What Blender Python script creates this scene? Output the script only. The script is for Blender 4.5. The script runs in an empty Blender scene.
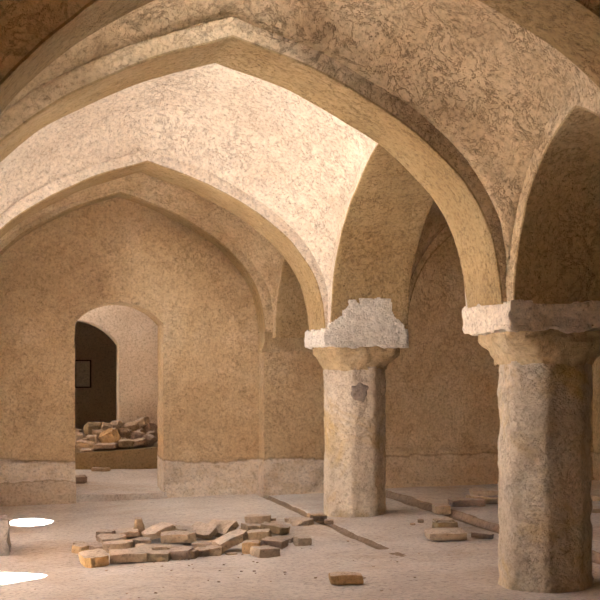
import bpy, bmesh, math, random
from mathutils import Vector, Matrix, noise

C = bpy.context.scene.collection
R = math.radians
S = bpy.context.scene

# ------------------------------------------------------------------ camera, sky, sun, exposure
EYE, YAW, FPX, HORIZON = 1.6, R(13.6), 1240.0, 378.0
cam_data = bpy.data.cameras.new('camera')
cam = bpy.data.objects.new('camera', cam_data); C.objects.link(cam)
cam.location = (0, 0, EYE)
cam.rotation_euler = (R(90), 0, -YAW)
cam_data.sensor_width = 36.0
cam_data.lens = 36.0 * FPX / 600.0
cam_data.shift_y = (HORIZON - 300) / 600.0
cam_data.clip_start = 0.05
S.camera = cam

world = bpy.data.worlds.new('sky'); S.world = world; world.use_nodes = True
wn = world.node_tree.nodes; wl = world.node_tree.links
bg = wn['Background']
sky = wn.new('ShaderNodeTexSky'); sky.sky_type = 'HOSEK_WILKIE'; sky.turbidity = 3.0; sky.ground_albedo = 0.45
sky.sun_direction = Vector((1.60, 0.68, 4.7)).normalized()
wl.new(sky.outputs[0], bg.inputs[0]); bg.inputs[1].default_value = 30.0

sun_l = bpy.data.lights.new('sun', 'SUN'); sun_l.energy = 240.0; sun_l.angle = R(0.6); sun_l.color = (0.95, 0.975, 1.0)
sun = bpy.data.objects.new('sun', sun_l); C.objects.link(sun)
SUN_DIR = Vector((-1.60, -0.68, -4.7)).normalized()
sun.rotation_euler = SUN_DIR.to_track_quat('-Z', 'Y').to_euler()

def fill_light(x, y, z, sx, sy, power, aim=(0, 0, -1), col=(1.0, 0.97, 0.93)):
    l = bpy.data.lights.new('fill_lamp', 'AREA'); l.shape = 'RECTANGLE'; l.size = sx; l.size_y = sy
    l.energy = power; l.color = col
    o = bpy.data.objects.new('fill_lamp', l); C.objects.link(o); o.location = (x, y, z)
    o.rotation_euler = Vector(aim).to_track_quat('-Z', 'Y').to_euler()
    return o
# added fill lamps set at the round roof openings and the passage light well
LIGHTS = [
    (1.59, 11.49, 5.35, 0.8, 0.8, 60),
    (1.59, 15.45, 5.05, 0.6, 0.6, 260),  # raised power, fills the back bay
    (1.59, 7.45, 5.05, 0.6, 0.6, 40),
    (0.4, 20.2, 4.1, 1.4, 1.2, 60),
]
for a in LIGHTS: fill_light(*a)

S.view_settings.view_transform = 'Standard'
S.view_settings.look = 'None'
S.view_settings.gamma = 1.0
S.view_settings.use_curve_mapping = False
S.view_settings.exposure = -0.3
S.cycles.use_denoising = True
S.cycles.max_bounces = 14
S.cycles.diffuse_bounces = 10
S.cycles.sample_clamp_indirect = 0
S.cycles.caustics_reflective = False
S.cycles.caustics_refractive = False

# ------------------------------------------------------------------ helpers
def tag(o, label=None, cat=None, group=None, kind=None):
    if label: o['label'] = label
    if cat: o['category'] = cat
    if group: o['group'] = group
    if kind: o['kind'] = kind
    return o

def thing(name, label, cat, loc=(0, 0, 0), rz=0, group=None):
    o = bpy.data.objects.new(name, None); C.objects.link(o)
    o.location = loc; o.rotation_euler = (0, 0, rz); o.empty_display_size = 0.2
    return tag(o, label, cat, group)

def link_bm(name, bm, mat, parent=None, sharp=38):
    me = bpy.data.meshes.new(name)
    bmesh.ops.recalc_face_normals(bm, faces=bm.faces[:])
    bm.to_mesh(me); bm.free()
    for p in me.polygons: p.use_smooth = True
    if sharp: me.set_sharp_from_angle(angle=R(sharp))
    me.materials.append(mat)
    o = bpy.data.objects.new(name, me); C.objects.link(o)
    if parent: o.parent = parent
    return o

def fbm(p, sc, octv=4):
    return noise.fractal(Vector(p) * sc, 1.0, 2.1, octv, noise_basis='PERLIN_ORIGINAL')

def rough(bm, amp, sc, octv=3, off=(0, 0, 0), only=None):
    """push every vertex by smooth 3D noise so edges wobble like hand-laid plaster"""
    for v in bm.verts:
        if only and not only(v.co): continue
        p = (v.co + Vector(off)) * sc
        d = Vector((noise.fractal(p, 1.0, 2.1, octv), noise.fractal(p + Vector((31.7, 4.1, 9.2)), 1.0, 2.1, octv),
                    noise.fractal(p + Vector((-12.3, 17.9, 41.0)), 1.0, 2.1, octv)))
        v.co += d * amp

def add_grid(bm, nu, nv, fn):
    vs = [[bm.verts.new(fn(i / nu, j / nv)) for j in range(nv + 1)] for i in range(nu + 1)]
    for i in range(nu):
        for j in range(nv):
            bm.faces.new((vs[i][j], vs[i + 1][j], vs[i + 1][j + 1], vs[i][j + 1]))
    return vs

def add_box(bm, lo, hi, cuts=(1, 1, 1)):
    (x0, y0, z0), (x1, y1, z1) = lo, hi
    nx, ny, nz = cuts
    L = lambda a, b, t: a + (b - a) * t
    add_grid(bm, nx, nz, lambda u, v: (L(x0, x1, u), y0, L(z0, z1, v)))
    add_grid(bm, nx, nz, lambda u, v: (L(x0, x1, u), y1, L(z0, z1, v)))
    add_grid(bm, ny, nz, lambda u, v: (x0, L(y0, y1, u), L(z0, z1, v)))
    add_grid(bm, ny, nz, lambda u, v: (x1, L(y0, y1, u), L(z0, z1, v)))
    add_grid(bm, nx, ny, lambda u, v: (L(x0, x1, u), L(y0, y1, v), z0))
    add_grid(bm, nx, ny, lambda u, v: (L(x0, x1, u), L(y0, y1, v), z1))
    bmesh.ops.remove_doubles(bm, verts=bm.verts[:], dist=1e-4)

def ray(px):
    """direction on plan of a photo column, per unit of forward distance"""
    t = (px - 300) / FPX
    return (t * math.cos(YAW) + math.sin(YAW), math.cos(YAW) - t * math.sin(YAW))

def floor_z(x, y):
    z = 0.022 * (x - 4.1) * (1 if y > 7 else max(0, (y - 4) / 3))
    z = max(-0.11, min(0.09, z))
    z += 0.018 * fbm((x, y, 0), 0.55, 3) + 0.006 * fbm((x, y, 3), 2.4, 3)
    return z

def on_floor(px, py):
    fx, fy = ray(px)
    z = 0.0
    for _ in range(6):
        d = (EYE - z) * FPX / (py - HORIZON)
        z = floor_z(fx * d, fy * d)
    return Vector((fx * d, fy * d, z)), d

def at_depth(px, py, Y):
    fx, fy = ray(px); d = Y / fy
    return Vector((fx * d, Y, EYE + (HORIZON - py) / FPX * d)), d

# ------------------------------------------------------------------ materials
def earth(name, cols, dark, fleck=0.35, bump=0.5, scale=1.0, dust=None, patches=None, extra=None, bdist=0.03, grain=1.0):
    """procedural mud plaster: cols = three tones of the base colour, dark = straw flecks and pits"""
    m = bpy.data.materials.new(name); m.use_nodes = True
    nt = m.node_tree; N = nt.nodes; L = nt.links
    b = N['Principled BSDF']; b.inputs['Roughness'].default_value = 0.95
    b.inputs['Specular IOR Level'].default_value = 0.1
    geo = N.new('ShaderNodeNewGeometry')
    vec = geo.outputs['Position']
    def noi(s, det=6, rough_=0.6, dist=0.0, v=None):
        n = N.new('ShaderNodeTexNoise'); n.inputs['Scale'].default_value = s * scale
        n.inputs['Detail'].default_value = det; n.inputs['Roughness'].default_value = rough_
        n.inputs['Distortion'].default_value = dist
        L.new(v or vec, n.inputs['Vector']); return n.outputs['Fac']
    def ramp(fac, stops):
        r = N.new('ShaderNodeValToRGB'); e = r.color_ramp.elements
        while len(e) < len(stops): e.new(0.5)
        for k, (p, c) in enumerate(stops):
            e[k].position = p; e[k].color = (c[0], c[1], c[2], 1) if not isinstance(c, (int, float)) else (c, c, c, 1)
        L.new(fac, r.inputs['Fac']); return r.outputs['Color']
    def mix(fac, a, c, mode='MIX'):
        x = N.new('ShaderNodeMix'); x.data_type = 'RGBA'; x.blend_type = mode
        if isinstance(fac, (int, float)): x.inputs[0].default_value = fac
        else: L.new(fac, x.inputs[0])
        for s, q in ((6, a), (7, c)):
            if isinstance(q, tuple): x.inputs[s].default_value = (q[0], q[1], q[2], 1)
            else: L.new(q, x.inputs[s])
        return x.outputs[2]
    def mul(a, k):
        x = N.new('ShaderNodeMath'); x.operation = 'MULTIPLY'
        L.new(a, x.inputs[0])
        if isinstance(k, (int, float)): x.inputs[1].default_value = k
        else: L.new(k, x.inputs[1])
        return x.outputs[0]
    base = ramp(noi(0.9, 5, 0.62, 0.4), [(0.32, cols[0]), (0.52, cols[1]), (0.70, cols[2])])
    mid = ramp(noi(7, 6, 0.7), [(0.35, 0.0), (0.75, 1.0)])
    base = mix(mul(mid, 0.35), base, cols[0])
    # straw marks and little cracks
    crk = ramp(noi(4.5, 10, 0.76, 0.6), [(0.487, 0.0), (0.50, 0.8), (0.513, 0.0)])
    # hairline cracks: the borders of irregular cells, bent by noise and broken up
    nz = N.new('ShaderNodeTexNoise'); nz.inputs['Scale'].default_value = 4.0 * scale; nz.inputs['Detail'].default_value = 6; L.new(vec, nz.inputs['Vector'])
    va = N.new('ShaderNodeVectorMath'); va.operation = 'MULTIPLY_ADD'; L.new(nz.outputs['Color'], va.inputs[0]); va.inputs[1].default_value = (0.35, 0.35, 0.35); L.new(vec, va.inputs[2])
    vo = N.new('ShaderNodeTexVoronoi'); vo.feature = 'DISTANCE_TO_EDGE'; vo.inputs['Scale'].default_value = 6.5 * scale; L.new(va.outputs[0], vo.inputs['Vector'])
    hair = mul(ramp(vo.outputs['Distance'], [(0.0, 1.0), (0.02, 0.6), (0.05, 0.0)]), ramp(noi(5, 6, 0.75), [(0.50, 0.0), (0.60, 0.9)]))
    crm = ramp(noi(2.3, 7, 0.7), [(0.36, 0.10), (0.64, 1.0)])
    mx = N.new('ShaderNodeMath'); mx.operation = 'MAXIMUM'; L.new(crk, mx.inputs[0]); L.new(hair, mx.inputs[1])
    fl = mul(mul(mx.outputs[0], crm), fleck)
    col = mix(fl, base, dark)
    pit = ramp(noi(34, 4, 0.65), [(0.57, 0.0), (0.72, 1.0)])
    pim = ramp(noi(2.6, 6, 0.65), [(0.36, 0.2), (0.66, 1.0)])
    pits = mul(mul(pit, pim), fleck * 0.9)
    col = mix(pits, col, dark)
    if patches:
        for (c, s, lo, hi, amt) in patches:
            col = mix(mul(ramp(noi(s, 5, 0.6, 0.5, None), [(lo, 0.0), (hi, 1.0)]), amt), col, c)
    if dust:          # dust lies on whatever faces up
        sn = N.new('ShaderNodeSeparateXYZ'); L.new(geo.outputs['Normal'], sn.inputs[0])
        col = mix(mul(ramp(sn.outputs[2], [(0.62, 0.0), (0.92, 1.0)]), 0.75), col, dust)
    if extra: col = extra(N, L, vec, col, mix, ramp, noi, mul)
    # sandy grain: light and dark grit in the coat itself
    g1 = ramp(noi(30 / scale, 6, 0.8), [(0.30, 0.45), (0.46, 0.97), (0.70, 1.18)])
    g2 = ramp(noi(15 / scale, 6, 0.75, 0.4), [(0.30, 0.74), (0.48, 1.0), (0.72, 1.08)])
    col = mix(grain, col, g1, 'MULTIPLY'); col = mix(grain, col, g2, 'MULTIPLY')
    L.new(col, b.inputs['Base Color'])
    # relief
    h1 = noi(3.2, 8, 0.62, 0.3); h2 = noi(26, 6, 0.7)
    ad = N.new('ShaderNodeMath'); ad.operation = 'MULTIPLY_ADD'; L.new(h2, ad.inputs[0]); ad.inputs[1].default_value = 0.35; L.new(h1, ad.inputs[2])
    sb = N.new('ShaderNodeMath'); sb.operation = 'SUBTRACT'; L.new(ad.outputs[0], sb.inputs[0])
    L.new(mul(fl, 0.35), sb.inputs[1])
    sb2 = N.new('ShaderNodeMath'); sb2.operation = 'SUBTRACT'; L.new(sb.outputs[0], sb2.inputs[0]); L.new(mul(pits, 0.5), sb2.inputs[1])
    bp = N.new('ShaderNodeBump'); bp.inputs['Strength'].default_value = bump; bp.inputs['Distance'].default_value = bdist
    L.new(sb2.outputs[0], bp.inputs['Height']); L.new(bp.outputs[0], b.inputs['Normal'])
    return m

def band_extra(z0, amp, colr):
    """worn lower band of a wall: paler bare render below an uneven line"""
    def f(N, L, vec, col, mix, ramp, noi, mul):
        sp = N.new('ShaderNodeSeparateXYZ'); L.new(vec, sp.inputs[0])
        a = N.new('ShaderNodeMath'); a.operation = 'MULTIPLY_ADD'
        L.new(noi(1.3, 6, 0.65), a.inputs[0]); a.inputs[1].default_value = amp; L.new(sp.outputs[2], a.inputs[2])
        w = ramp(a.outputs[0], [(z0 + amp * 0.5 - 0.01, 1.0), (z0 + amp * 0.5 + 0.015, 0.0)])
        line = ramp(a.outputs[0], [(z0 + amp * 0.5 - 0.02, 0.0), (z0 + amp * 0.5 + 0.005, 1.0), (z0 + amp * 0.5 + 0.03, 0.0)])
        sp2 = mul(w, ramp(noi(6, 6, 0.7), [(0.3, 0.35), (0.6, 1.0)]))
        wx = ramp(mul(sp.outputs[0], 0.1), [(0.455, 1.0), (0.462, 0.3)])
        c = mix(mul(sp2, wx), col, colr)
        a2 = N.new('ShaderNodeMath'); a2.operation = 'MULTIPLY_ADD'
        L.new(noi(1.9, 6, 0.6), a2.inputs[0]); a2.inputs[1].default_value = 0.22; L.new(sp.outputs[2], a2.inputs[2])
        l2 = ramp(a2.outputs[0], [(0.315, 0.0), (0.33, 1.0), (0.345, 0.0)])
        lx = ramp(sp.outputs[0], [(0.98, 1.0), (0.985, 0.0)])
        c = mix(mul(mul(l2, lx), 0.7), c, (0.22, 0.14, 0.07))
        low = ramp(a2.outputs[0], [(0.31, 1.0), (0.335, 0.0)])
        c = mix(mul(mul(low, lx), 0.7), c, (0.50, 0.385, 0.27))
        return mix(mul(line, 0.55), c, (0.16, 0.10, 0.055))
    return f

PL = [(0.54, 0.395, 0.235), (0.62, 0.475, 0.305), (0.69, 0.56, 0.39)]
DK = (0.20, 0.115, 0.045)
M_DOME = earth('lit_plaster_dome', [(0.58, 0.485, 0.385), (0.68, 0.59, 0.485), (0.75, 0.665, 0.565)], (0.34, 0.21, 0.11), fleck=0.62, bump=0.9)  # brighter copy of the vault plaster: strong light put into the colour
M_VAULT = earth('mud_plaster_vault', PL, DK, fleck=0.85, bump=1.0, patches=[((0.36, 0.245, 0.13), 1.4, 0.50, 0.66, 0.55)])
M_ARCH = earth('mud_plaster_arch_shaded', [(0.33, 0.225, 0.11), (0.40, 0.285, 0.15), (0.47, 0.35, 0.205)], DK, fleck=0.75, bump=0.8)  # darker, more golden plaster: shade of the undersides put into the colour
M_WALL = earth('mud_plaster_wall', [(0.48, 0.335, 0.185), (0.56, 0.41, 0.245), (0.63, 0.49, 0.325)], DK, fleck=0.75, bump=0.8,
               extra=band_extra(0.47, 0.30, (0.66, 0.565, 0.46)))
M_ROOM = earth('mud_plaster_passage', [(0.53, 0.415, 0.30), (0.61, 0.495, 0.375), (0.68, 0.57, 0.455)], DK, fleck=0.35, bump=0.4)
M_FLOOR = earth('dusty_earth_floor', [(0.50, 0.435, 0.375), (0.58, 0.52, 0.46), (0.635, 0.58, 0.525)], (0.30, 0.21, 0.14), fleck=0.12, bump=0.35, scale=1.2,
                patches=[((0.44, 0.335, 0.245), 0.55, 0.50, 0.68, 0.75)])
M_SHAFT = earth('rough_column_render', [(0.50, 0.41, 0.305), (0.61, 0.52, 0.41), (0.69, 0.61, 0.505)], (0.26, 0.18, 0.10), fleck=0.42, bump=1.3, scale=1.5, grain=0.75,
                patches=[((0.52, 0.355, 0.14), 1.1, 0.50, 0.66, 0.8), ((0.36, 0.30, 0.25), 2.6, 0.62, 0.70, 0.35)], bdist=0.03)
M_NECK = earth('stained_capital_neck', [(0.38, 0.28, 0.155), (0.48, 0.36, 0.21), (0.57, 0.45, 0.30)], (0.24, 0.17, 0.08), fleck=0.4, bump=0.8, scale=1.5, bdist=0.03)
M_CAP = earth('capital_render', [(0.54, 0.44, 0.335), (0.63, 0.53, 0.42), (0.71, 0.61, 0.50)], (0.28, 0.19, 0.11), fleck=0.4, bump=0.8, scale=1.4, bdist=0.03)
M_WHITE = earth('rough_white_plaster', [(0.74, 0.67, 0.58), (0.82, 0.76, 0.68), (0.87, 0.82, 0.75)], (0.45, 0.37, 0.29), fleck=0.3, bump=1.2, scale=1.6, bdist=0.06, grain=0.45)
M_SCAR = earth('grey_repair_mortar', [(0.27, 0.22, 0.185), (0.34, 0.285, 0.24), (0.41, 0.35, 0.30)], (0.12, 0.09, 0.08), fleck=0.4, bump=0.8, scale=2)
M_LEDGE = earth('brown_ledge_render', [(0.30, 0.22, 0.12), (0.36, 0.27, 0.155), (0.42, 0.32, 0.20)], (0.2, 0.13, 0.07), fleck=0.3, bump=0.4)
M_GROOVE_SHADE = earth('channel_edge_shade', [(0.23, 0.16, 0.105), (0.29, 0.21, 0.145), (0.36, 0.27, 0.195)], (0.2, 0.13, 0.08), fleck=0.3, bump=0.7, scale=1.6)  # dark tone painted in for the shadow along the floor channels
STONE = {
    'pale': earth('pale_brick', [(0.38, 0.28, 0.185), (0.46, 0.35, 0.245), (0.53, 0.42, 0.31)], (0.3, 0.2, 0.12), fleck=0.3, bump=1.0, scale=2.6, dust=(0.60, 0.50, 0.405)),
    'tan': earth('tan_brick', [(0.34, 0.24, 0.145), (0.42, 0.305, 0.195), (0.49, 0.375, 0.26)], (0.26, 0.17, 0.1), fleck=0.3, bump=1.0, scale=2.6, dust=(0.60, 0.50, 0.405)),
    'brown': earth('brown_brick', [(0.26, 0.175, 0.11), (0.33, 0.235, 0.155), (0.40, 0.30, 0.21)], (0.2, 0.13, 0.08), fleck=0.3, bump=1.0, scale=2.6, dust=(0.60, 0.50, 0.405)),
    'orange': earth('orange_brick', [(0.42, 0.26, 0.115), (0.50, 0.33, 0.165), (0.57, 0.41, 0.24)], (0.3, 0.18, 0.08), fleck=0.3, bump=1.0, scale=2.6, dust=(0.60, 0.50, 0.405)),
    'olive': earth('olive_brick', [(0.25, 0.18, 0.10), (0.31, 0.23, 0.14), (0.39, 0.30, 0.195)], (0.18, 0.13, 0.07), fleck=0.3, bump=1.0, scale=2.6, dust=(0.60, 0.50, 0.405)),
    'mauve': earth('mauve_brick', [(0.28, 0.195, 0.14), (0.35, 0.255, 0.19), (0.43, 0.33, 0.255)], (0.22, 0.15, 0.12), fleck=0.3, bump=1.0, scale=2.6, dust=(0.60, 0.50, 0.405)),
}
M_FRAME = earth('dark_wood', [(0.05, 0.035, 0.022), (0.07, 0.05, 0.032), (0.09, 0.066, 0.045)], (0.03, 0.02, 0.012), fleck=0.2, bump=0.3, scale=3)
M_PANEL = earth('grey_panel', [(0.72, 0.66, 0.56), (0.78, 0.72, 0.62), (0.84, 0.78, 0.69)], (0.4, 0.33, 0.26), fleck=0.1, bump=0.1)

# ------------------------------------------------------------------ plan (metres; camera stands at x=0, y=0)
CX = [-0.93, 4.10, 9.13]                 # column lines
CY = [5.95, 8.91, 14.07, 17.0]           # rows; the last one is the back wall
CAP_H = 0.5                              # half the side of a capital block
SPRING = 2.15                            # where the arches spring
WALL_Y = 17.0
WIDE = [(0, 2.385), (0.33, 2.28), (0.65, 2.165), (1.26, 1.845), (1.58, 1.58), (1.79, 1.35), (1.92, 1.11), (1.985, 0.85), (2.008, 0.66), (2.015, 0.55)]
NARROW = [(0, 1.75), (0.17, 1.70), (0.36, 1.61), (0.62, 1.41), (0.80, 1.19), (0.92, 0.92), (0.965, 0.70), (0.98, 0.55)]

def catmull(pts, per=7):
    P = [pts[0]] + list(pts) + [pts[-1]]
    # end tangents follow the first and last chord so the apex stays pointed
    P[0] = (2 * pts[0][0] - pts[1][0], 2 * pts[0][1] - pts[1][1]); P[-1] = (2 * pts[-1][0] - pts[-2][0], 2 * pts[-1][1] - pts[-2][1])
    out = []
    for i in range(1, len(P) - 2):
        a, b, c, d = P[i - 1], P[i], P[i + 1], P[i + 2]
        for k in range(per):
            t = k / per
            out.append(tuple(0.5 * ((2 * b[q]) + (-a[q] + c[q]) * t + (2 * a[q] - 5 * b[q] + 4 * c[q] - d[q]) * t * t + (-a[q] + 3 * b[q] - 3 * c[q] + d[q]) * t ** 3) for q in (0, 1)))
    out.append(tuple(pts[-1]))
    return out

def half_profile(kind, half):
    src, w = (WIDE, 2.015) if kind == 'wide' else (NARROW, 0.98)
    pts = [(u * half / w, z + EYE) for u, z in src]
    c = catmull(pts)
    L_ = [0]
    for a, b in zip(c, c[1:]): L_.append(L_[-1] + math.hypot(b[0] - a[0], b[1] - a[1]))
    n = 46; out = []; j = 0
    for k in range(n + 1):
        t = L_[-1] * k / n
        while j < len(c) - 2 and L_[j + 1] < t: j += 1
        q = (t - L_[j]) / max(1e-9, L_[j + 1] - L_[j]); out.append((c[j][0] + (c[j + 1][0] - c[j][0]) * q, c[j][1] + (c[j + 1][1] - c[j][1]) * q))
    for _ in range(14):
        out = [out[0]] + [tuple(0.25 * out[i - 1][q] + 0.5 * out[i][q] + 0.25 * out[i + 1][q] for q in (0, 1)) for i in range(1, n)] + [out[-1]]
    return out

def normals(hp):
    out = []
    for i, p in enumerate(hp):
        a = hp[max(0, i - 1)]; b = hp[min(len(hp) - 1, i + 1)]
        t = Vector((b[0] - a[0], b[1] - a[1])).normalized()
        n = Vector((-t[1], t[0]))
        if n[0] < 0 and n[1] < 0: n = -n
        if i == 0: n = Vector((0, 1.0 / max(0.5, n[1])))
        if n[1] < 0 and i < len(hp) - 1: n = -n
        out.append(n)
    out[-1] = Vector((1, 0))
    return out

def extrados(hp, e):
    ns = normals(hp)
    return [(p[0] + n[0] * e, p[1] + n[1] * e) for p, n in zip(hp, ns)]

def height_fn(curve):
    def f(u):
        u = abs(u)
        for a, b in zip(curve, curve[1:]):
            if u <= b[0]:
                k = (u - a[0]) / max(1e-6, b[0] - a[0]); return a[1] + (b[1] - a[1]) * max(0, min(1, k))
        return curve[-1][1]
    return f

RING = 0.135
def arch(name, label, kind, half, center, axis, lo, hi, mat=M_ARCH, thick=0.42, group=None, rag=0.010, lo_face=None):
    """a pointed arch: intrados swept from lo to hi (the thickness direction) with its two faces"""
    hp = half_profile(kind, half); ns = normals(hp)
    full = [(-p[0], p[1], -n[0], n[1]) for p, n in zip(hp[::-1], ns[::-1])][:-1] + [(p[0], p[1], n[0], n[1]) for p, n in zip(hp, ns)]
    m = max(6, int((hi - lo) / 0.07))
    sec = [(lo, thick), (lo, thick * .5), (lo, 0.13), (lo, 0.07), (lo, 0.018), (lo + .004, 0.005), (lo + .016, 0)]
    sec += [(lo + .016 + (hi - lo - .032) * k / m, 0) for k in range(1, m)]
    sec += [(hi - .016, 0), (hi - .004, 0.005), (hi, 0.018), (hi, 0.07), (hi, 0.13), (hi, thick * .5), (hi, thick)]
    bm = bmesh.new(); rows = []
    # the springing goes down a little into the capital
    for (u, z, nu, nz) in full:
        row = []
        for (w, e) in sec:
            a, b = u + nu * e, z + nz * e
            row.append(bm.verts.new((a, w, b) if axis == 'x' else (w, a, b)))
        rows.append(row)
    for r0, r1 in zip(rows, rows[1:]):
        for k in range(len(sec)):
            k2 = (k + 1) % len(sec)
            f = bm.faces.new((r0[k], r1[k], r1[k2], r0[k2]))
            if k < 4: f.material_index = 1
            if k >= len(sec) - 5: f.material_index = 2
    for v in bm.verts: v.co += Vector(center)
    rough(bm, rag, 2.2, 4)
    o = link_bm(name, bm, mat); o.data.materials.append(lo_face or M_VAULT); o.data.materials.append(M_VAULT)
    return tag(o, label, 'arch' if label else None, group, 'structure')

# ------------------------------------------------------------------ floor
bm = bmesh.new()
def groove(x, y):
    z = 0.0
    # two shallow drains along the hall, with a small step up beyond the second one
    wob = 0.012 * fbm((y, 0, 7), 1.3, 3)
    if y > 9.0:
        d = abs(x - 3.52 - wob) ; k = max(0, 1 - max(0, d - 0.045) / 0.02)
        fade = min(1, max(0, (y - 11.0) / 1.0)); z -= 0.038 * k * fade
    if 8.0 < y < 16.85:
        d = abs(x - 5.02 - wob); k = max(0, 1 - max(0, d - 0.05) / 0.02); z -= 0.035 * k
        if x > 5.02: z += 0.045 * min(1, max(0, (x - 5.05 - wob) / 0.03)) * min(1, max(0, (16.85 - y) / .5))
    return z
def lines(a, b, step): n = max(1, int(round((b - a) / step))); return [a + (b - a) * k / n for k in range(n + 1)]
XS = lines(-12.2, -1.2, 0.25)[:-1] + lines(-1.2, 3.35, 0.065)[:-1] + lines(3.35, 3.70, 0.02)[:-1] + lines(3.70, 4.85, 0.06)[:-1] + lines(4.85, 5.2, 0.02)[:-1] + lines(5.2, 8.5, 0.08)[:-1] + lines(8.5, 10.2, 0.3)
YS = lines(-2.6, 5.5, 0.3)[:-1] + lines(5.5, 17.3, 0.065)
vs = [[bm.verts.new((x, y, floor_z(x, y) + groove(x, y) + 0.003 * fbm((x, y, 5), 7, 2))) for y in YS] for x in XS]
for i in range(len(XS) - 1):
    for j in range(len(YS) - 1):
        bm.faces.new((vs[i][j], vs[i + 1][j], vs[i + 1][j + 1], vs[i][j + 1]))
fl = tag(link_bm('floor', bm, M_FLOOR, sharp=None), kind='structure')
fl.data.materials.append(M_GROOVE_SHADE)
for p in fl.data.polygons:
    c = p.center; wob = 0.012 * fbm((c.y, 0, 7), 1.3, 3)
    if (c.y > 11.0 + 0.6 * fbm((c.y, c.x, 1), 3, 2) and abs(c.x - 3.52 - wob) < 0.06) or (8 < c.y < 16.85 and abs(c.x - 5.02 - wob) < 0.09): p.material_index = 1

# ------------------------------------------------------------------ vaults
def vault(x0, x1, kx, y0, y1, ky, hole=0, mat=None, hx=None, hy=None, hole_y=None):
    cx, cy = (x0 + x1) / 2, (y0 + y1) / 2
    F = height_fn(extrados(half_profile(*kx), RING)); G = height_fn(extrados(half_profile(*ky), RING))
    a, b = F((x1 - x0) / 2), G((y1 - y0) / 2)
    ex = 0.05
    def zz(x, y):
        u = min(abs(x - cx), (x1 - x0) / 2); v = min(abs(y - cy), (y1 - y0) / 2)
        dy = (y1 - y0) / 2 - v; dx = (x1 - x0) / 2 - u
        eu = 0.55 * min(1, dy / 1.0); ev = 0.55 * min(1, dx / 1.0)
        p = max(0, F(math.sqrt(u * u + eu * eu * max(0, 1 - u / 1.2))) - a); q = max(0, G(math.sqrt(v * v + ev * ev * max(0, 1 - v / 1.2))) - b)
        return (a * p + b * q + 1e-6 * a) / (p + q + 1e-6) + math.sqrt(p * p + q * q) + 0.38 * min(1, p / 1.3) * min(1, q / 0.8)
    hx = cx if hx is None else hx; hy = cy if hy is None else hy
    bm = bmesh.new()
    nx = int((x1 - x0 + 2 * ex) / 0.055); ny = int((y1 - y0 + 2 * ex) / 0.055)
    vs = add_grid(bm, nx, ny, lambda s, t: (x0 - ex + (x1 - x0 + 2 * ex) * s, y0 - ex + (y1 - y0 + 2 * ex) * t, 0))
    for v in bm.verts:
        v.co.z = zz(v.co.x, v.co.y)
    if hole:
        ry = hole_y or hole
        e = lambda c: math.hypot((c.x - hx) / hole, (c.y - hy) / ry)
        bmesh.ops.delete(bm, geom=[v for v in bm.verts if e(v.co) < 1 - 0.03 / hole], context='VERTS')
        edge = [v for v in bm.verts if v.is_boundary and e(v.co) < 1.4]
        for v in edge:
            k = e(v.co); v.co.x = hx + (v.co.x - hx) / k; v.co.y = hy + (v.co.y - hy) / k
    rough(bm, 0.018, 1.4, 4)
    o = link_bm('ceiling', bm, mat or M_VAULT, sharp=None)
    md = o.modifiers.new('thickness', 'SOLIDIFY'); md.thickness = 0.22; md.offset = 1.0 if o.data.polygons[0].normal.z > 0 else -1.0
    tag(o, kind='structure')
    return o

HW = 2.015
XW = ('wide', HW); YW = ('wide', 2.08); YN = ('narrow', 0.98)
AX = 0.46        # half thickness of the arches that run along the hall
AY = 0.36        # half thickness of the arches that cross it
bx = [(CX[0] + AX, CX[1] - AX), (CX[1] + AX, CX[2] - AX)]
vault(bx[0][0], bx[0][1], XW, CY[0] + AY, CY[1] - AY, YN, hole=0.70, hole_y=0.36, hx=1.2, hy=7.9)
vault(bx[0][0], bx[0][1], XW, CY[1] + AY, CY[2] - AY, YW, hole=1.3, hole_y=0.50, hx=0.79, mat=M_DOME)
vault(bx[0][0], bx[0][1], XW, CY[2] + AY, WALL_Y - 0.40, YN, hole=0.22, hole_y=0.38, hx=1.89, hy=15.5)
vault(bx[1][0], bx[1][1], XW, CY[0] + AY, CY[1] - AY, YN)
vault(bx[1][0], bx[1][1], XW, CY[1] + AY, CY[2] - AY, YW, hole=0.2)
vault(bx[1][0], bx[1][1], XW, CY[2] + AY, WALL_Y - 0.40, YN)

# ------------------------------------------------------------------ arches
MIDX = [(CX[0] + CX[1]) / 2, (CX[1] + CX[2]) / 2]
def cross(y, k, label, lo=None, hi=None, half=HW, dx=0, dz=0, **kw):
    return arch('pointed_arch', label, 'wide', half, (MIDX[k] + dx, 0, dz), 'x', lo if lo is not None else y - AY, hi if hi is not None else y + AY, **kw)
def along(i, y0, y1, kind, half, label, **kw):
    return arch('pointed_arch', label, kind, half, (0, (y0 + y1) / 2, 0), 'y', CX[i] - AX, CX[i] + AX, **kw)
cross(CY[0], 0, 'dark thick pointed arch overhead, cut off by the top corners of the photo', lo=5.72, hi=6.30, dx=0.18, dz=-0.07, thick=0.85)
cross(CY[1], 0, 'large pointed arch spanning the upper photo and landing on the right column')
cross(CY[2], 0, 'pale-edged pointed arch landing on the white-capped middle column, in front of the doorway wall', lo_face=M_DOME)  # front face carries the painted-in lit tone of the dome
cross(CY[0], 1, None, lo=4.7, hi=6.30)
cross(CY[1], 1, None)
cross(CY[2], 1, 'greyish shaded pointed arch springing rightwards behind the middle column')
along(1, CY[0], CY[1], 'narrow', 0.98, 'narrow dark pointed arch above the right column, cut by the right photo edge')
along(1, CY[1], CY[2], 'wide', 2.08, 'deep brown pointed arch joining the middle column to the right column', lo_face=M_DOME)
along(1, CY[2], WALL_Y - 0.1, 'narrow', 0.955, 'small shadowed pointed arch from the middle column back to the wall pier')
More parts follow.
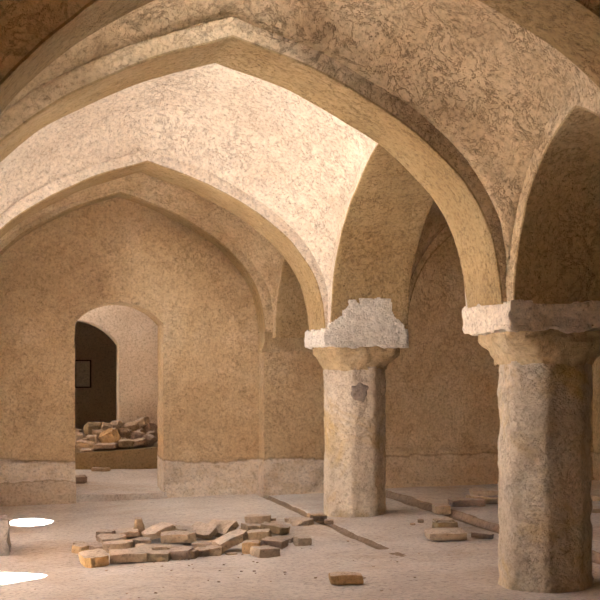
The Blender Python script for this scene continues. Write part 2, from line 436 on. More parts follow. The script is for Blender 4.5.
for i in (0, 2):
    s = 'left' if i == 0 else 'right'
    along(i, CY[0], CY[1], 'narrow', 0.98, None)
    along(i, CY[1], CY[2], 'wide', 2.08, None)
    along(i, CY[2], WALL_Y - 0.1, 'narrow', 0.955, None)
arch('wall_arch', 'blind pointed arch framing the back wall with the doorway', 'wide', 1.95, (MIDX[0] - 0.02, 0, 0.08), 'x', WALL_Y - 0.40, WALL_Y + 0.05)
arch('wall_arch', 'blind pointed arch on the shaded wall between the two columns', 'wide', 1.95, (MIDX[1], 0, 0.04), 'x', WALL_Y - 0.40, WALL_Y + 0.05)

# ------------------------------------------------------------------ columns
def shaft_bm(seed, z0=-0.12, z1=1.74, r=0.362):
    bm = bmesh.new(); n = 96; m = 90
    cosq = math.cos(math.pi / 8)
    def fn(u, v):
        z = z0 + (z1 - z0) * v
        a = u * 2 * math.pi
        # octagon with its flats facing the hall's axes, corners a little worn
        k = (a + math.pi / 8) % (math.pi / 4) - math.pi / 8
        rr = min(r / math.cos(k), r * 1.062)
        rr *= 1 + 0.02 * max(0, 1 - (z + 0.05) / 0.25)
        return (math.cos(a) * rr, math.sin(a) * rr, z)
    add_grid(bm, n, m, fn)
    bmesh.ops.remove_doubles(bm, verts=bm.verts[:], dist=1e-4)
    rough(bm, 0.013, 2.6, 3, off=(seed * 3.7, seed * 1.3, 0)); rough(bm, 0.015, 9.0, 5, off=(seed, 0, 2))
    return bm

def neck_bm(seed):
    bm = bmesh.new(); n = 96; m = 22
    def fn(u, v):
        z = 1.70 + 0.265 * v
        a = u * 2 * math.pi
        k = (a + math.pi / 8) % (math.pi / 4) - math.pi / 8
        oct_ = min(0.35 / math.cos(k), 0.372)
        sq = min(0.445 / max(abs(math.cos(a)), abs(math.sin(a))), 0.55)
        t = max(0, min(1, (v - 0.02) / 0.75)); t = t * t * (3 - 2 * t) if t < .5 else 1 - (1 - t) ** 1.5 * 1.41
        rr = oct_ + (sq - oct_) * t
        return (math.cos(a) * rr, math.sin(a) * rr, z)
    add_grid(bm, n, m, fn)
    bmesh.ops.remove_doubles(bm, verts=bm.verts[:], dist=1e-4)
    rough(bm, 0.02, 4.0, 3, off=(seed * 2.1, 5, 0)); rough(bm, 0.02, 9.0, 4, off=(seed, 5, 0))
    return bm

def cap_bm(seed, z0=1.935, z1=2.165, h=CAP_H):
    bm = bmesh.new()
    add_box(bm, (-h, -h, z0), (h, h, z1), (44, 44, 11))
    for v in bm.verts:                       # soften the arrises
        e = sum(1 for q, lim in ((abs(v.co.x), h), (abs(v.co.y), h), (abs(v.co.z - (z0 + z1) / 2), (z1 - z0) / 2)) if q > lim - 1e-4)
        if e >= 2: v.co.x *= 0.985; v.co.y *= 0.985
    rough(bm, 0.022, 4.2, 3, off=(seed * 5.3, 0, 1.7)); rough(bm, 0.014, 13, 4, off=(seed, 0, 0))
    for v in bm.verts:
        if v.co.z < z0 + 0.04: v.co.z += 0.02 + 0.03 * fbm((v.co.x, v.co.y, seed), 3.5, 3)
    return bm

def column(x, y, seed, label, cap=M_CAP, r=0.345):
    t = thing('stone_column', label, 'column' if label else None, (x, y, 0))
    t['kind'] = 'thing' if label else 'structure'
    link_bm('shaft', shaft_bm(seed, r=r), M_SHAFT, t)
    link_bm('neck', neck_bm(seed), M_NECK, t)
    cp = link_bm('capital', cap_bm(seed), cap, t)
    if cap is M_WHITE: cp['label'] = 'white plastered capital block'
    # core of the pier above the capital, swallowed by the arches
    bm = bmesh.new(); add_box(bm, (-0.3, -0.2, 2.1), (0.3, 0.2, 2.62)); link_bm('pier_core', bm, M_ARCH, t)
    return t
c1 = column(CX[1] + 0.01, CY[1], 1, 'octagonal stone column standing nearest, at the right edge', r=0.334)
c2 = column(CX[1] - 0.03, CY[2], 2, 'octagonal pale column with white plaster capital, standing in the middle', M_WHITE)
column(CX[0], CY[1], 3, None)
column(CX[0], CY[2], 4, None)
column(CX[2], CY[1], 5, None)
column(CX[2], CY[2], 6, None)
for k, x in enumerate(CX):
    column(x, CY[0], 7 + k, None)

# white plaster climbing from the middle capital onto the arch foot
bm = bmesh.new(); n, m = 66, 34
for face in (0, 1):
    vs = {}
    for i in range(n + 1):
        for j in range(m + 1):
            x = -0.47 + 0.94 * i / n; z = 2.10 + 0.46 * j / m
            topw = 0.47 - 0.15 * max(0, min(1, (z - 2.21) / 0.10)) - 0.12 * max(0, z - 2.3)
            lim = topw + 0.03 * fbm((x, z, 3), 6, 3)
            if abs(x + 0.0) <= lim and z < 2.515 + 0.02 * fbm((x, 0, 9), 5, 3):
                off = 0.0 if face == 0 else 0.06
                # follows the arch foot as it begins to lean
                lean = 0.030 * (max(0, z - 2.15) / 0.3) ** 1.5
                y = -CAP_H - 0.015 - lean + off + (0.010 * fbm((x, z, 1), 9, 4) if face == 0 else 0)
                vs[i, j] = bm.verts.new((x, y, z))
    for i in range(n):
        for j in range(m):
            q = [(i, j), (i + 1, j), (i + 1, j + 1), (i, j + 1)]
            if all(k in vs for k in q): bm.faces.new([vs[k] for k in q])
    if face == 0: first = vs
    else:
        for (i, j), v in list(vs.items()):
            for (a, b) in ((i + 1, j), (i, j + 1)):
                if (a, b) in vs and (i, j) in first and (a, b) in first:
                    e = bm.edges.get((first[i, j], first[a, b]))
                    if e and len(e.link_faces) == 1:
                        try: bm.faces.new((first[i, j], first[a, b], vs[a, b], v))
                        except ValueError: pass
bmesh.ops.delete(bm, geom=[v for v in bm.verts if not v.link_faces], context='VERTS')
pp = link_bm('plaster_patch', bm, M_WHITE, c2); pp['label'] = 'rough white plaster patch above the capital'

# grey mortar scar high on the middle shaft (on its front-left corner facet)
bm = bmesh.new()
def scar(u, v):
    a = u * 2 * math.pi; r_ = v * (1 + 0.45 * fbm((math.cos(a), math.sin(a), 2), 1.6, 3))
    return (0.115 * r_ * math.cos(a), -0.016 * (1 - v ** 4) + 0.004 * fbm((u * 5, v * 5, 1), 2), 0.10 * r_ * math.sin(a))
add_grid(bm, 26, 8, scar); bmesh.ops.remove_doubles(bm, verts=bm.verts[:], dist=1e-4)
sc_o = link_bm('mortar_scar', bm, M_SCAR, c2); sc_o.location = (-0.05, -0.352, 1.44)
sc_o['label'] = 'grey mortar scar'

# ------------------------------------------------------------------ back wall with doorway, passage beyond
DX0, DX1, DSP, DCR = 0.985, 2.18, 2.34, 2.63
def door_top(x):
    c = (DX0 + DX1) / 2; h = (DX1 - DX0) / 2; s = DCR - DSP
    rr = (h * h + s * s) / (2 * s); return DSP - (rr - s) + math.sqrt(max(0, rr * rr - (x - c) ** 2))
def dado(x, z, y=WALL_Y):
    top = 0.50 + 0.05 * fbm((x, 0, 2), 1.6, 4) + 0.03 * fbm((x, 1, 5), 6, 3)
    if x > 4.5: top += 0.10
    k = max(0, min(1, (top - z) / 0.035))
    out = 0.035 * k
    if x < 1.0: out += 0.05 * k + 0.20 * max(0, min(1, (0.27 + 0.03 * fbm((x, 3, 0), 2.5, 3) - z) / 0.22)) ** 0.8
    out += k * (0.035 * fbm((x, z, 0), 4, 5))
    if x > 2.1: out += 0.10 * max(0, min(1, (0.16 - z) / 0.2))
    return out
WX0, WX1, WZ1 = -1.6, 9.6, 4.35
bm = bmesh.new()
def panel(xa, xb, zlo, zhi, nx, nz):
    def fn(u, v):
        x = xa + (xb - xa) * u; a = zlo(x); z = a + (zhi - a) * v
        return (x, WALL_Y - dado(x, z) + 0.012 * fbm((x, z, 0), 1.1, 4), z)
    return add_grid(bm, nx, nz, fn)
panel(WX0, DX0, lambda x: -0.2, WZ1, 60, 110)
panel(DX1, WX1, lambda x: -0.2, WZ1, 150, 110)
panel(DX0, DX1, door_top, WZ1, 30, 44)
# the door reveal
outline = [(DX0, -0.1 + (DSP + 0.1) * k / 24) for k in range(25)] + [(DX0 + (DX1 - DX0) * k / 24, door_top(DX0 + (DX1 - DX0) * k / 24)) for k in range(25)] + [(DX1, DSP - (DSP + 0.1) * k / 24) for k in range(25)]
DEPTH = 0.62
rows = []
for (x, z) in outline:
    row = []
    for k in range(9):
        y = WALL_Y - (dado(x, z) if k == 0 else 0) + (0.012 * fbm((x, z, 0), 1.1, 4) if k == 0 else 0) + DEPTH * k / 8
        splay = 0.02 * fbm((x, y, z), 3, 3)
        row.append(bm.verts.new((x + (splay if k else 0), y, z)))
    rows.append(row)
for a, b in zip(rows, rows[1:]):
    for k in range(8): 
        try: bm.faces.new((a[k], b[k], b[k + 1], a[k + 1]))
        except ValueError: pass
bmesh.ops.remove_doubles(bm, verts=bm.verts[:], dist=0.0015)
# back of the wall and its ends
def back(xa, xb, zlo): add_grid(bm, 1 if zlo is None else 20, 1, lambda u, v: (xa + (xb - xa) * u, WALL_Y + DEPTH, (-0.2 if zlo is None else zlo(xa + (xb - xa) * u)) * (1 - v) + WZ1 * v))
back(WX0, DX0, None); back(DX1, WX1, None); back(DX0, DX1, door_top)
wall_back = tag(link_bm('wall_back', bm, M_WALL, sharp=40), kind='structure')

# wall piers under the arches that end on the back wall
def pier(x0, x1, yf, seed, label):
    t = thing('wall_pier', label, 'pier' if label else None, ((x0 + x1) / 2, WALL_Y, 0)); t['kind'] = 'structure'
    w = (x1 - x0) / 2
    bm = bmesh.new()
    add_box(bm, (-w, yf - WALL_Y, -0.2), (w, 0.05, 2.02), (24, 8, 54))
    for v in bm.verts:
        top = 0.50 + 0.06 * fbm((v.co.x, seed, 2), 2.5, 4)
        if v.co.z < top and v.co.y < 0:
            k = min(1, (top - v.co.z) / 0.04); v.co.y -= k * (0.03 + 0.05 * fbm((v.co.x, v.co.z, seed), 4, 4)); v.co.x *= 1 + 0.02 * k
    rough(bm, 0.012, 2.5, 4, off=(seed, 0, 0))
    link_bm('pier_shaft', bm, M_WALL, t)
    bm = bmesh.new(); add_box(bm, (-w - 0.01, yf - WALL_Y - 0.018, 1.96), (w + 0.01, 0.03, 2.24), (24, 8, 6))
    rough(bm, 0.028, 4.5, 5, off=(seed, 4, 0)); link_bm('impost', bm, M_NECK, t)
    return t
pier(3.52, 4.60, 16.66, 1, 'shallow wall pier behind the middle column, with worn base')
pier(-1.40, -0.45, 16.66, 2, None)
pier(8.62, 9.6, 16.66, 3, None)

# passage behind the doorway
def pass_z(x, y): return 0.03 + 0.14 * min(1, max(0, (y - 17.0) / 2.3)) + 0.012 * fbm((x, y, 8), 1.8, 4)
bm = bmesh.new()
add_grid(bm, 60, 70, lambda u, v: (-1.5 + 5.6 * u, 16.93 + 3.1 * v, pass_z(-1.5 + 5.6 * u, 16.93 + 3.1 * v)))
tag(link_bm('floor_passage', bm, M_FLOOR, sharp=None), kind='structure')
# worn doorstep edge
bm = bmesh.new(); add_box(bm, (DX0 - 0.02, 16.80, -0.16), (DX1 + 0.03, 17.12, 0.0), (26, 6, 4))
for v in bm.verts:
    if v.co.z > -0.02: v.co.z += pass_z(v.co.x, 17.1) + 0.002
    if v.co.y < 16.9 and v.co.z > -0.1: v.co.y += 0.03
rough(bm, 0.016, 3.5, 4)
tag(link_bm('trim_doorstep', bm, M_FLOOR), kind='structure')

LEDGE_Y = 19.6
bm = bmesh.new(); add_box(bm, (-0.9, LEDGE_Y, 0.0), (3.4, 20.9, 0.435), (60, 12, 8))
for v in bm.verts:
    if v.co.z > 0.3: v.co.z += 0.055 * (v.co.x - 1.3)
rough(bm, 0.012, 2.5, 4)
tag(link_bm('stone_ledge', bm, M_LEDGE), 'low brown plastered ledge beyond the doorway, carrying the rubble pile', 'ledge')

FAR_Y, OX0, OX1, OSP, OCR = 21.2, 0.45, 1.97, 2.16, 2.58
def far_top(x):
    c = (OX0 + OX1) / 2; h = (OX1 - OX0) / 2; s = OCR - OSP; rr = (h * h + s * s) / (2 * s)
    return OSP - (rr - s) + math.sqrt(max(0, rr * rr - (x - c) ** 2))
bm = bmesh.new()
def fp(xa, xb, zlo, nx, nz): add_grid(bm, nx, nz, lambda u, v: (xa + (xb - xa) * u, FAR_Y + 0.01 * fbm((xa + (xb - xa) * u, v, 4), 1.5, 3), zlo(xa + (xb - xa) * u) * (1 - v) + 4.3 * v))
fp(-1.5, OX0, lambda x: 0, 20, 30); fp(OX1, 4.1, lambda x: 0, 30, 30); fp(OX0, OX1, far_top, 24, 20)
out2 = [(OX0, 0.3 + (OSP - 0.3) * k / 10) for k in range(11)] + [(OX0 + (OX1 - OX0) * k / 24, far_top(OX0 + (OX1 - OX0) * k / 24)) for k in range(25)] + [(OX1, OSP - (OSP - 0.3) * k / 10) for k in range(11)]
add_pts = [[bm.verts.new((x, FAR_Y + 0.5 * k, z)) for k in (0, 1)] for (x, z) in out2]
for a, b in zip(add_pts, add_pts[1:]):
    try: bm.faces.new((a[0], b[0], b[1], a[1]))
    except ValueError: pass
tag(link_bm('wall_passage_far', bm, M_ROOM), kind='structure')
def slab(name, lo, hi, mat=M_ROOM):
    bm = bmesh.new(); add_box(bm, lo, hi); return tag(link_bm(name, bm, mat), kind='structure')
slab('wall_passage_left', (-1.7, 17.0, -0.2), (-1.5, 24.4, 4.4))
slab('wall_passage_right', (4.1, 17.6, -0.2), (4.3, 24.4, 4.4))
# passage ceiling with an open light well
bm = bmesh.new()
for lo, hi in (((-1.7, 17.55, 4.25), (-0.3, 24.4, 4.45)), ((1.1, 17.55, 4.25), (4.3, 24.4, 4.45)), ((-0.3, 17.55, 4.25), (1.1, 19.6, 4.45)), ((-0.3, 20.8, 4.25), (1.1, 24.4, 4.45))):
    b2 = bmesh.new(); add_box(b2, lo, hi); me = bpy.data.meshes.new('tmp'); b2.to_mesh(me); b2.free(); bm.from_mesh(me); bpy.data.meshes.remove(me)
tag(link_bm('ceiling_passage', bm, M_ROOM), kind='structure')
slab('wall_dark_room', (-1.7, 24.2, -0.2), (4.3, 24.4, 4.4))
slab('floor_dark_room', (-1.5, 20.9, -0.2), (4.1, 24.2, 0.3), M_FLOOR)

# framed pale panel on the dark room's far wall
t = thing('wall_panel', 'small pale framed panel on the dark wall seen through both doorways', 'panel', (1.55, 24.19, 1.68)); t['kind'] = 'thing'
bm = bmesh.new(); add_box(bm, (-0.13, -0.03, -0.245), (0.13, 0.0, 0.245), (4, 1, 6)); link_bm('pane', bm, M_PANEL, t)
bm = bmesh.new()
for lo, hi in (((-0.16, -0.05, -0.27), (-0.13, 0, 0.27)), ((0.13, -0.05, -0.27), (0.16, 0, 0.27)), ((-0.13, -0.05, 0.245), (0.13, 0, 0.27)), ((-0.13, -0.05, -0.27), (0.13, 0, -0.245))):
    b2 = bmesh.new(); add_box(b2, lo, hi); me = bpy.data.meshes.new('tmp'); b2.to_mesh(me); b2.free(); bm.from_mesh(me); bpy.data.meshes.remove(me)
link_bm('frame', bm, M_FRAME, t)

# ------------------------------------------------------------------ the rest of the hall, outside the photo
slab('wall_left', (-12.3, 6.0, -0.3), (-12.0, 17.6, 3.2), M_ROOM)
slab('wall_right', (9.9, -2.6, -0.3), (10.2, 17.6, 4.8), M_ROOM)
slab('wall_left_front', (-12.2, 5.9, -0.3), (-1.3, 6.2, 3.2), M_ROOM)
slab('wall_left_rear', (-12.2, 16.8, -0.3), (-1.3, 17.1, 3.2), M_ROOM)
slab('wall_left_near', (-1.7, -2.6, -0.3), (-1.4, 8.4, 4.9), M_ROOM)
slab('wall_left_far', (-1.7, 14.6, -0.3), (-1.4, 17.6, 4.9), M_ROOM)
slab('wall_behind', (-1.7, -2.6, -0.3), (10.2, -2.4, 4.9), M_ROOM)
slab('ceiling_near', (-1.7, -2.6, 4.15), (10.2, 6.0, 4.5), M_ROOM)
slab('ceiling_left_blocker', (-6.6, 6.0, 4.25), (-1.39, 17.6, 4.5), M_ROOM)  # unseen roof slab added to cut the light from the left
slab('ceiling_right', (9.5, 4.6, 4.2), (10.2, 17.6, 4.5), M_ROOM)

# ------------------------------------------------------------------ stones and bricks
def stone_bm(rng, w, d, h, round_=0.25, chip=1, noise_amp=0.05, taper=0):
    """a broken brick: box with worn arrises, broken corners and an uneven skin; origin at the middle of its underside"""
    bm = bmesh.new(); bmesh.ops.create_cube(bm, size=1.0)
    bmesh.ops.subdivide_edges(bm, edges=bm.edges[:], cuts=4, use_grid_fill=True)
    for v in bm.verts: v.co = Vector((v.co.x * w, v.co.y * d, v.co.z * h))
    for _ in range(chip):
        sx, sy = rng.choice((-1, 1)), rng.choice((-1, 1))
        n = Vector((sx * rng.uniform(.6, 1.2) / w, sy * rng.uniform(.6, 1.2) / d, rng.uniform(-.5, .8) / (h * 3))).normalized()
        p = Vector((sx * w * rng.uniform(.30, .42), sy * d * rng.uniform(.30, .42), 0))
        res = bmesh.ops.bisect_plane(bm, geom=bm.verts[:] + bm.edges[:] + bm.faces[:], plane_co=p, plane_no=n, clear_outer=True)
        ed = [e for e in bm.edges if e.is_boundary]
        if ed:
            f = bmesh.ops.holes_fill(bm, edges=ed, sides=0)
            bmesh.ops.triangulate(bm, faces=f['faces'])
    r_ = min(h, w, d) * round_
    for v in bm.verts:
        q = [abs(v.co.x) / (w / 2), abs(v.co.y) / (d / 2), abs(v.co.z) / (h / 2)]
        near = sorted(q, reverse=True)
        if near[1] > 0.98: 
            k = r_ * (0.5 if near[2] < 0.98 else 0.75)
            v.co -= Vector((math.copysign(k if q[0] > .98 else 0, v.co.x), math.copysign(k if q[1] > .98 else 0, v.co.y), math.copysign(k if q[2] > .98 else 0, v.co.z))) * 0.6
    if taper:
        for v in bm.verts: k = 1 - taper * (v.co.z / h + 0.5); v.co.x = v.co.x * k - taper * 0.12 * w * (v.co.z / h + 0.5)
    o = Vector((rng.uniform(-50, 50), rng.uniform(-50, 50), rng.uniform(-50, 50)))
    s = max(w, d)
    for v in bm.verts:
        p = v.co / s * 2.3 + o
        v.co += Vector((noise.fractal(p, 1, 2.1, 4), noise.fractal(p + Vector((9, 3, 5)), 1, 2.1, 4), 0.7 * noise.fractal(p + Vector((4, 19, 7)), 1, 2.1, 4))) * noise_amp * s
    return bm

def place_stone(name, label, cat, group, rng, base, w, d, h, rz, rx, ry, mat, **kw):
    bm = stone_bm(rng, w, d, h, **kw)
    M = Matrix.Rotation(rz, 4, 'Z') @ Matrix.Rotation(ry, 4, 'Y') @ Matrix.Rotation(rx, 4, 'X')
    bmesh.ops.transform(bm, matrix=M, verts=bm.verts)
    lo = min(v.co.z for v in bm.verts)
    for v in bm.verts: v.co.z -= lo
    o = link_bm(name, bm, STONE[mat], sharp=22)
    o.location = base
    return tag(o, label, cat, group)

# px, py of the foot's front edge, width px, depth m, thickness m, turn, tilt x, tilt y, lift m, tone, label
HEAP = [
    (92, 568, 25, .24, .10, 25, 10, -8, 0, 'orange', 'broken brick with an orange face, nearest piece at the heap\'s left end'),
    (77, 547, 11, .16, .04, 10, 0, 0, 0, 'brown', 'thin dark brick sliver at the extreme left tip of the floor heap'),
    (80, 554, 14, .18, .08, -20, 0, 6, 0, 'orange', 'small yellowish brick chunk at the left tip of the heap'),
    (94, 553, 15, .20, .07, 15, 5, 0, 0, 'mauve', 'small grey-brown brick lump beside the yellowish chunk at the heap\'s left tip'),
    (116, 553, 31, .26, .085, 14, 0, -4, 0, 'pale', 'pale long brick lying behind the biggest front slab of the heap'),
    (110, 545, 28, .30, .06, 20, 4, 0, 0, 'pale', 'pale flat slab behind the long brick on the heap\'s left side'),
    (105, 539, 17, .22, .08, -8, 0, 0, 0, 'brown', 'brown brick end at the rear left corner of the heap'),
    (124, 540, 23, .34, .065, 15, 0, -5, 0, 'pale', 'pale slab left of the upright pointed shard'),
    (128, 564, 43, .42, .085, 10, 0, -2, 0, 'pale', 'largest pale flat slab at the front left of the heap'),
    (139, 537, 15, .10, .20, 10, 8, 0, 0, 'tan', 'pointed brick shard standing upright at the back of the heap'),
    (140, 549, 20, .24, .09, 8, 0, 0, 0, 'brown', 'brown brick just in front of the upright pointed shard'),
    (156, 544, 25, .30, .075, 28, 0, -24, .03, 'pale', 'pale slab tipped up to the right, beside the upright shard'),
    (177, 547, 36, .34, .09, 6, 0, 0, .03, 'pale', 'broad pale slab lying flat on top of the heap\'s middle'),
    (158, 532, 16, .22, .06, 0, 0, 0, 0, 'brown', 'flat brown brick at the heap\'s rear edge, right of the shard'),
    (171, 530, 12, .20, .05, 30, 0, 0, 0, 'tan', 'small tan brick at the rear edge behind the broad top slab'),
    (186, 533, 22, .34, .045, 12, 0, 0, 0, 'pale', 'thin pale slab at the rear edge behind the broad top slab'),
    (152, 554, 36, .26, .06, 6, 0, 0, 0, 'tan', 'long thin tan slab in front of the brown brick, mid heap'),
    (158, 562, 24, .24, .085, -6, 0, 0, 0, 'olive', 'dark brown brick at the front edge, right of the largest slab'),
    (181, 560, 24, .26, .085, 8, 0, -6, 0, 'mauve', 'grey-brown brick at the front edge under the broad top slab'),
    (174, 553, 18, .22, .06, 10, 0, 0, 0, 'olive', 'dark brown brick wedge tucked beneath the broad top slab'),
    (202, 543, 19, .34, .06, 50, 0, -32, .03, 'pale', 'pale slab leaning steeply, left one of the leaning pair mid heap'),
    (219, 542, 20, .36, .07, 45, 0, -34, .03, 'tan', 'tan slab leaning steeply, right one of the leaning pair mid heap'),
    (195, 537, 14, .30, .05, 20, 0, 0, 0, 'pale', 'small pale flat slab behind the leaning pair'),
    (213, 529, 11, .18, .045, 0, 0, 0, 0, 'tan', 'small tan flake at the back, beyond the leaning pair'),
    (202, 548, 22, .24, .045, 0, 0, 0, 0, 'mauve', 'flat grey-brown brick in front of the leaning pair'),
    (191, 559, 12, .18, .08, -10, 0, 0, 0, 'brown', 'small brown brick at the front edge, next to the grey-brown brick'),
    (201, 557, 17, .22, .07, -12, 0, 0, 0, 'mauve', 'dusky brick at the front edge, left of the dark-faced brick'),
    (213, 556, 19, .22, .075, -8, 0, 0, 0, 'tan', 'tan brick with dark face at the front edge, below the long tilted slab'),
    (230, 553, 32, .28, .085, 22, 0, -22, .02, 'pale', 'long pale slab tilting up to the right, right-middle of the heap'),
    (231, 555, 10, .08, .02, 30, 0, 0, 0, 'olive', 'thin brick flake lying before the long tilted slab'),
    (230, 536, 13, .18, .07, 30, 0, 10, 0, 'tan', 'small tan brick behind the long tilted slab'),
    (258, 524, 25, .26, .085, -3, 0, 0, 0, 'pale', 'rounded pale brick lying alone at the heap\'s back right'),
    (273, 521, 6, .07, .035, 0, 0, 0, 0, 'mauve', 'tiny brick crumb right of the rounded pale brick at the back'),
    (253, 536, 20, .26, .095, 20, 0, 8, 0, 'tan', 'tan brick at the left end of the dark slab, heap\'s right part'),
    (275, 536, 27, .24, .09, -8, 0, 10, 0, 'olive', 'very dark slab lying behind the heap\'s right part'),
    (258, 544, 24, .26, .095, -5, 0, -4, .02, 'tan', 'tan brick with pale top in the centre of the heap\'s right part'),
    (251, 554, 18, .24, .11, 0, 0, 0, 0, 'orange', 'rounded orange brick chunk at the right part\'s front left'),
    (274, 549, 24, .28, .08, -14, 0, 4, 0, 'mauve', 'grey-brown slab behind the foremost brick of the heap\'s right part'),
    (265, 558, 23, .26, .085, 22, 0, 0, 0, 'pale', 'pale foremost brick of the heap\'s right part'),
    (288, 543, 14, .22, .05, -20, 0, 0, 0, 'mauve', 'low flat brick left of the cube-like rightmost brick'),
    (302, 546, 17, .20, .085, 8, 0, 0, 0, 'pale', 'cube-like pale brick at the far right end of the heap'),
    (302, 526, 23, .30, .065, 12, 0, 0, 0, 'pale', 'pale flat slab apart from the heap, left of the middle column'),
    (290, 523, 9, .22, .045, 20, 0, 0, 0, 'brown', 'small brown brick piece left of the slab near the middle column'),
]
rng = random.Random(11)
for (px, py, wpx, dep, th, rz, rx, ry, lift, tone, label) in HEAP:
    p, d = on_floor(px, py)
    w = wpx * d / FPX
    fwd = Vector((math.sin(YAW), math.cos(YAW), 0))
    c = p + fwd * (dep * 0.5)
    c.z = floor_z(c.x, c.y) - 0.008 + lift
    place_stone('brick', label, 'brick', 'loose bricks heaped on the floor', rng, c, w, dep, th, R(rz) - YAW, R(rx), R(ry), tone,
                chip=rng.choice((1, 1, 2, 2)), noise_amp=0.05, round_=0.14, taper=0.62 if 'pointed brick' in label else 0)

SINGLES = [
    (346, 586, 33, .16, .085, 4, 0, 0, 0, 'orange', 'single brown brick lying alone at the bottom centre of the floor', 'brick'),
    (317, 522, 18, .2, .085, 12, 0, 4, 0, 'brown', 'brown stone lump at the left foot of the middle column', 'stone'),
    (329, 524, 9, .1, .05, 0, 0, 0, 0, 'brown', 'small stone beside the drain at the middle column\'s foot', 'stone'),
    (447, 542, 40, .42, .10, 5, 0, 0, 0, 'pale', 'rounded pale slab lying in front, right of the middle column', 'slab'),
    (446, 532, 25, .22, .125, 0, 0, 0, 0, 'olive', 'dark-faced brick standing behind the rounded pale slab', 'brick'),
    (483, 539, 22, .12, .055, -10, 0, 6, 0, 'mauve', 'small grey brown brick between the pale slab and the right column', 'brick'),
    (443, 515, 17, .26, .11, 0, 0, 0, 0, 'tan', 'tan stone beyond the second drain, left end of the low stone row', 'stone'),
    (468, 511, 34, .32, .08, 4, 0, 0, 0, 'mauve', 'flat earthy slab in the middle of the low stone row', 'slab'),
    (492, 508, 42, .34, .10, 4, 0, 0, 0, 'tan', 'lower slab of the stacked pair beside the right column', 'slab'),
    (492, 500, 38, .30, .07, 6, 0, 0, .0, 'pale', 'upper slab of the stacked pair beside the right column', 'slab'),
    (421, 523, 6, .07, .045, 0, 0, 0, 0, 'brown', 'dark pebble on the floor right of the middle column, larger of two', 'pebble'),
    (413, 525, 5, .05, .025, 0, 0, 0, 0, 'brown', 'dark pebble on the floor right of the middle column, smaller of two', 'pebble'),
    (599, 505, 14, .25, .06, 0, 0, 0, 0, 'tan', 'slab showing at the right photo edge behind the right column, upper one', 'slab'),
    (600, 517, 14, .25, .06, 0, 0, 0, 0, 'tan', 'slab showing at the right photo edge behind the right column, lower one', 'slab'),
]
prev = None
for k, (px, py, wpx, dep, th, rz, rx, ry, lift, tone, label, cat) in enumerate(SINGLES):
    p, d = on_floor(px, py); w = wpx * d / FPX
    c = p + Vector((math.sin(YAW), math.cos(YAW), 0)) * (dep * 0.5)
    step = 0.045 if c.x > 5.05 else 0
    c.z = floor_z(c.x, c.y) - 0.006 + lift + step
    if 'upper slab of the stacked' in label: c = prev + Vector((0.03, 0.04, 0.098))
    prev = c.copy()
    place_stone({'slab': 'stone_slab', 'brick': 'brick', 'stone': 'stone', 'pebble': 'pebble'}[cat], label, cat, None, rng, c, w, dep, th, R(rz) - YAW, R(rx), R(ry), tone,
                chip=0 if cat == 'pebble' else 1, round_=0.6 if 'rounded' in label else 0.25, noise_amp=0.06)

# the pile on the ledge: px, py of the foot, width px, height px, layer depth (m behind the ledge front), tilt, tone, label
PILE = [
    (87, 453, 13, 3, .06, 0, 'pale', 'thin pale slab at the front left of the rubble pile on the ledge'),
    (86, 451, 18, 9, .22, 8, 'pale', 'pale stone low at the left of the pile, behind the thin slab'),
    (107, 453, 25, 8, .10, -2, 'mauve', 'long dark brick at the bottom centre of the ledge pile'),
    (127, 452, 17, 12, .12, 0, 'olive', 'dark brown rounded stone low in the middle of the ledge pile'),
    (139, 451, 17, 10, .12, -12, 'mauve', 'grey-brown slab low at the right of the ledge pile'),
    (149, 449, 12, 12, .20, 30, 'mauve', 'triangular grey-brown stone near the right jamb in the pile'),
    (79, 443, 12, 9, .34, 8, 'pale', 'whitish stone at the pile\'s left edge by the door jamb'),
    (94, 443, 15, 7, .30, 0, 'pale', 'flat pale stone left of the orange slab in the pile'),
    (111, 446, 19, 14, .26, -28, 'orange', 'orange slab tilted in the middle of the ledge pile'),
    (121, 446, 12, 8, .30, 0, 'tan', 'small tan stone right of the tilted orange slab'),
    (138, 442, 13, 9, .34, 12, 'mauve', 'grey-brown stone in the right middle of the ledge pile'),
    (152, 441, 10, 8, .42, 0, 'brown', 'dark brown stone at the pile\'s right edge by the jamb'),
    (94, 437, 19, 14, .48, 0, 'olive', 'dark upright block with pale top at the upper left of the pile'),
    (98, 438, 14, 8, .40, 0, 'tan', 'tan stone below the dark upright block'),
    (106, 434, 13, 10, .48, 10, 'pale', 'rounded pale stone at the top, right of the dark block'),
    (118, 434, 15, 12, .52, -8, 'pale', 'pale stone at the top centre of the ledge pile'),
    (125, 438, 12, 9, .46, 0, 'brown', 'dark brown stone under the top centre of the pile'),
    (131, 434, 17, 10, .56, -14, 'tan', 'tan stone at the top, below the highest tilted slab'),
    (140, 427, 19, 5, .62, -24, 'pale', 'highest pale slab tilted at the top right of the ledge pile'),
    (150, 434, 14, 10, .60, 0, 'mauve', 'grey-brown stone at the upper right of the pile by the jamb'),
    (141, 436, 10, 6, .50, 0, 'brown', 'small brown stone beneath the highest tilted slab'),
    (147, 444, 8, 5, .44, 0, 'olive', 'small dark brown stone wedged in the right of the ledge pile'),
    (102, 449, 12, 7, .32, 0, 'tan', 'small tan stone above the long dark brick of the pile'),
]
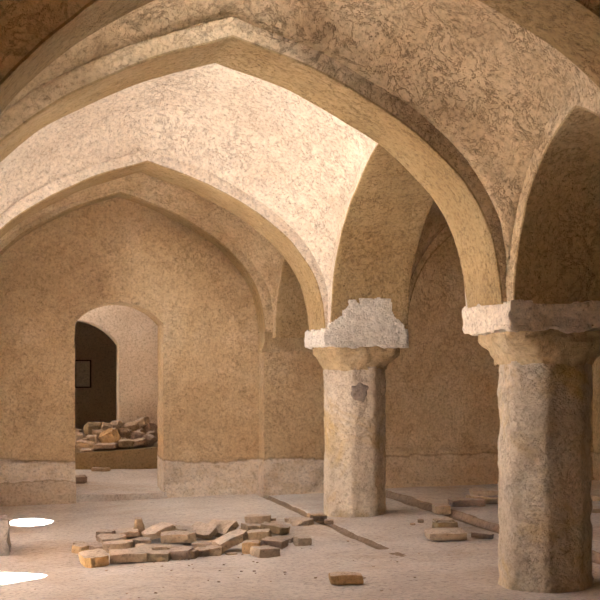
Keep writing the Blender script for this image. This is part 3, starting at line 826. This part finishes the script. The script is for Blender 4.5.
for (px, py, wpx, hpx, back_, tl, tone, label) in PILE:
    p, d = at_depth(px, py, LEDGE_Y + back_ + 0.1)
    w, h = wpx * d / FPX, hpx * d / FPX
    dep = min(0.34, max(0.2, w * 0.9))
    top = 0.435 + 0.055 * (p.x - 1.3)
    zz_ = max(top - 0.01, p.z - (0.06 if p.z > top + 0.03 else 0))
    h2 = h + (p.z - zz_)
    place_stone('rubble_stone', label, 'stone', 'stones piled on the ledge', rng, Vector((p.x, p.y + dep * 0.3, zz_)), w, dep, max(0.05, h2), -YAW + R(rng.uniform(-18, 18)), R(rng.uniform(-8, 8)), R(tl), tone,
                chip=rng.choice((1, 2)), noise_amp=0.08, round_=0.35)
# inner heart of the pile, hidden small rubble that carries the upper stones
bm = bmesh.new()
for k in range(60):
    b2 = stone_bm(rng, rng.uniform(.12, .2), rng.uniform(.12, .2), rng.uniform(.07, .12), chip=1, noise_amp=.08)
    x = rng.uniform(0.72, 2.25); y = LEDGE_Y + rng.uniform(0.42, 0.95); hmax = max(0, 0.30 - 0.45 * max(0, LEDGE_Y + 0.75 - y)) * (1 - 0.3 * abs(x - 1.6))
    bmesh.ops.transform(b2, matrix=Matrix.Translation((x, y, 0.46 + rng.uniform(0, 1) * hmax)) @ Matrix.Rotation(rng.uniform(0, 6), 4, 'Z'), verts=b2.verts)
    me = bpy.data.meshes.new('tmp'); b2.to_mesh(me); b2.free(); bm.from_mesh(me); bpy.data.meshes.remove(me)
tag(link_bm('rubble', bm, STONE['brown'], sharp=32), 'small brown rubble filling the pile on the ledge', 'rubble', kind='stuff')

# brick on the passage floor before the ledge
p, d = at_depth(101, 470, 19.25); 
place_stone('brick', 'single pale brick on the passage floor in front of the ledge', 'brick', None, rng, Vector((p.x, p.y, pass_z(p.x, p.y) - 0.004)), 18 * d / FPX, .2, .055, -YAW, 0, 0, 'pale', chip=1)
# rounded lump beside the left jamb of the doorway
p, d = at_depth(80, 483, 18.0)
place_stone('stone', 'brown rounded stone against the left jamb inside the doorway', 'stone', None, rng, Vector((p.x, p.y, pass_z(p.x, p.y) - 0.01)), 14 * d / FPX, .2, .12, 0, 0, 0, 'mauve', chip=0, round_=.5)

# low broken stump at the left edge
bm = bmesh.new(); add_box(bm, (-0.42, -0.3, -0.1), (0.12, 0.32, 0.34), (14, 14, 12))
for v in bm.verts:
    v.co.x *= 1 - 0.10 * (v.co.z / 0.34); v.co.y *= 1 - 0.10 * (v.co.z / 0.34)
rough(bm, 0.035, 4, 5)
o = link_bm('masonry_stump', bm, M_SCAR); o.location = (-0.035, 12.45, floor_z(0, 12.4) - 0.01)
tag(o, 'low broken grey masonry stump at the left photo edge between the two sun spots', 'stump')

# loose crumbs around the heap: nobody could count them
bm = bmesh.new()
for k in range(130):
    px = rng.gauss(200, 75); py = rng.gauss(556, 17) if k % 3 else rng.uniform(505, 598)
    if k % 5 == 0: px = rng.uniform(320, 600)
    if py < 500: continue
    p, d = on_floor(px, min(py, 640))
    if abs(p.x - 4.1) < 0.45 and min(abs(p.y - 8.91), abs(p.y - 14.07)) < 0.45: continue
    r_ = rng.uniform(0.004, 0.012)
    bmesh.ops.create_icosphere(bm, subdivisions=1, radius=r_, matrix=Matrix.Translation((p.x, p.y, p.z + r_ * 0.3 + (0.045 if p.x > 5.06 else 0))) @ Matrix.Diagonal((1.3, 1.0, 0.7, 1)))
rough(bm, 0.004, 40, 2)
tag(link_bm('gravel', bm, STONE['mauve'], sharp=30), 'loose crumbs and pebbles strewn over the dusty floor', 'gravel', kind='stuff')
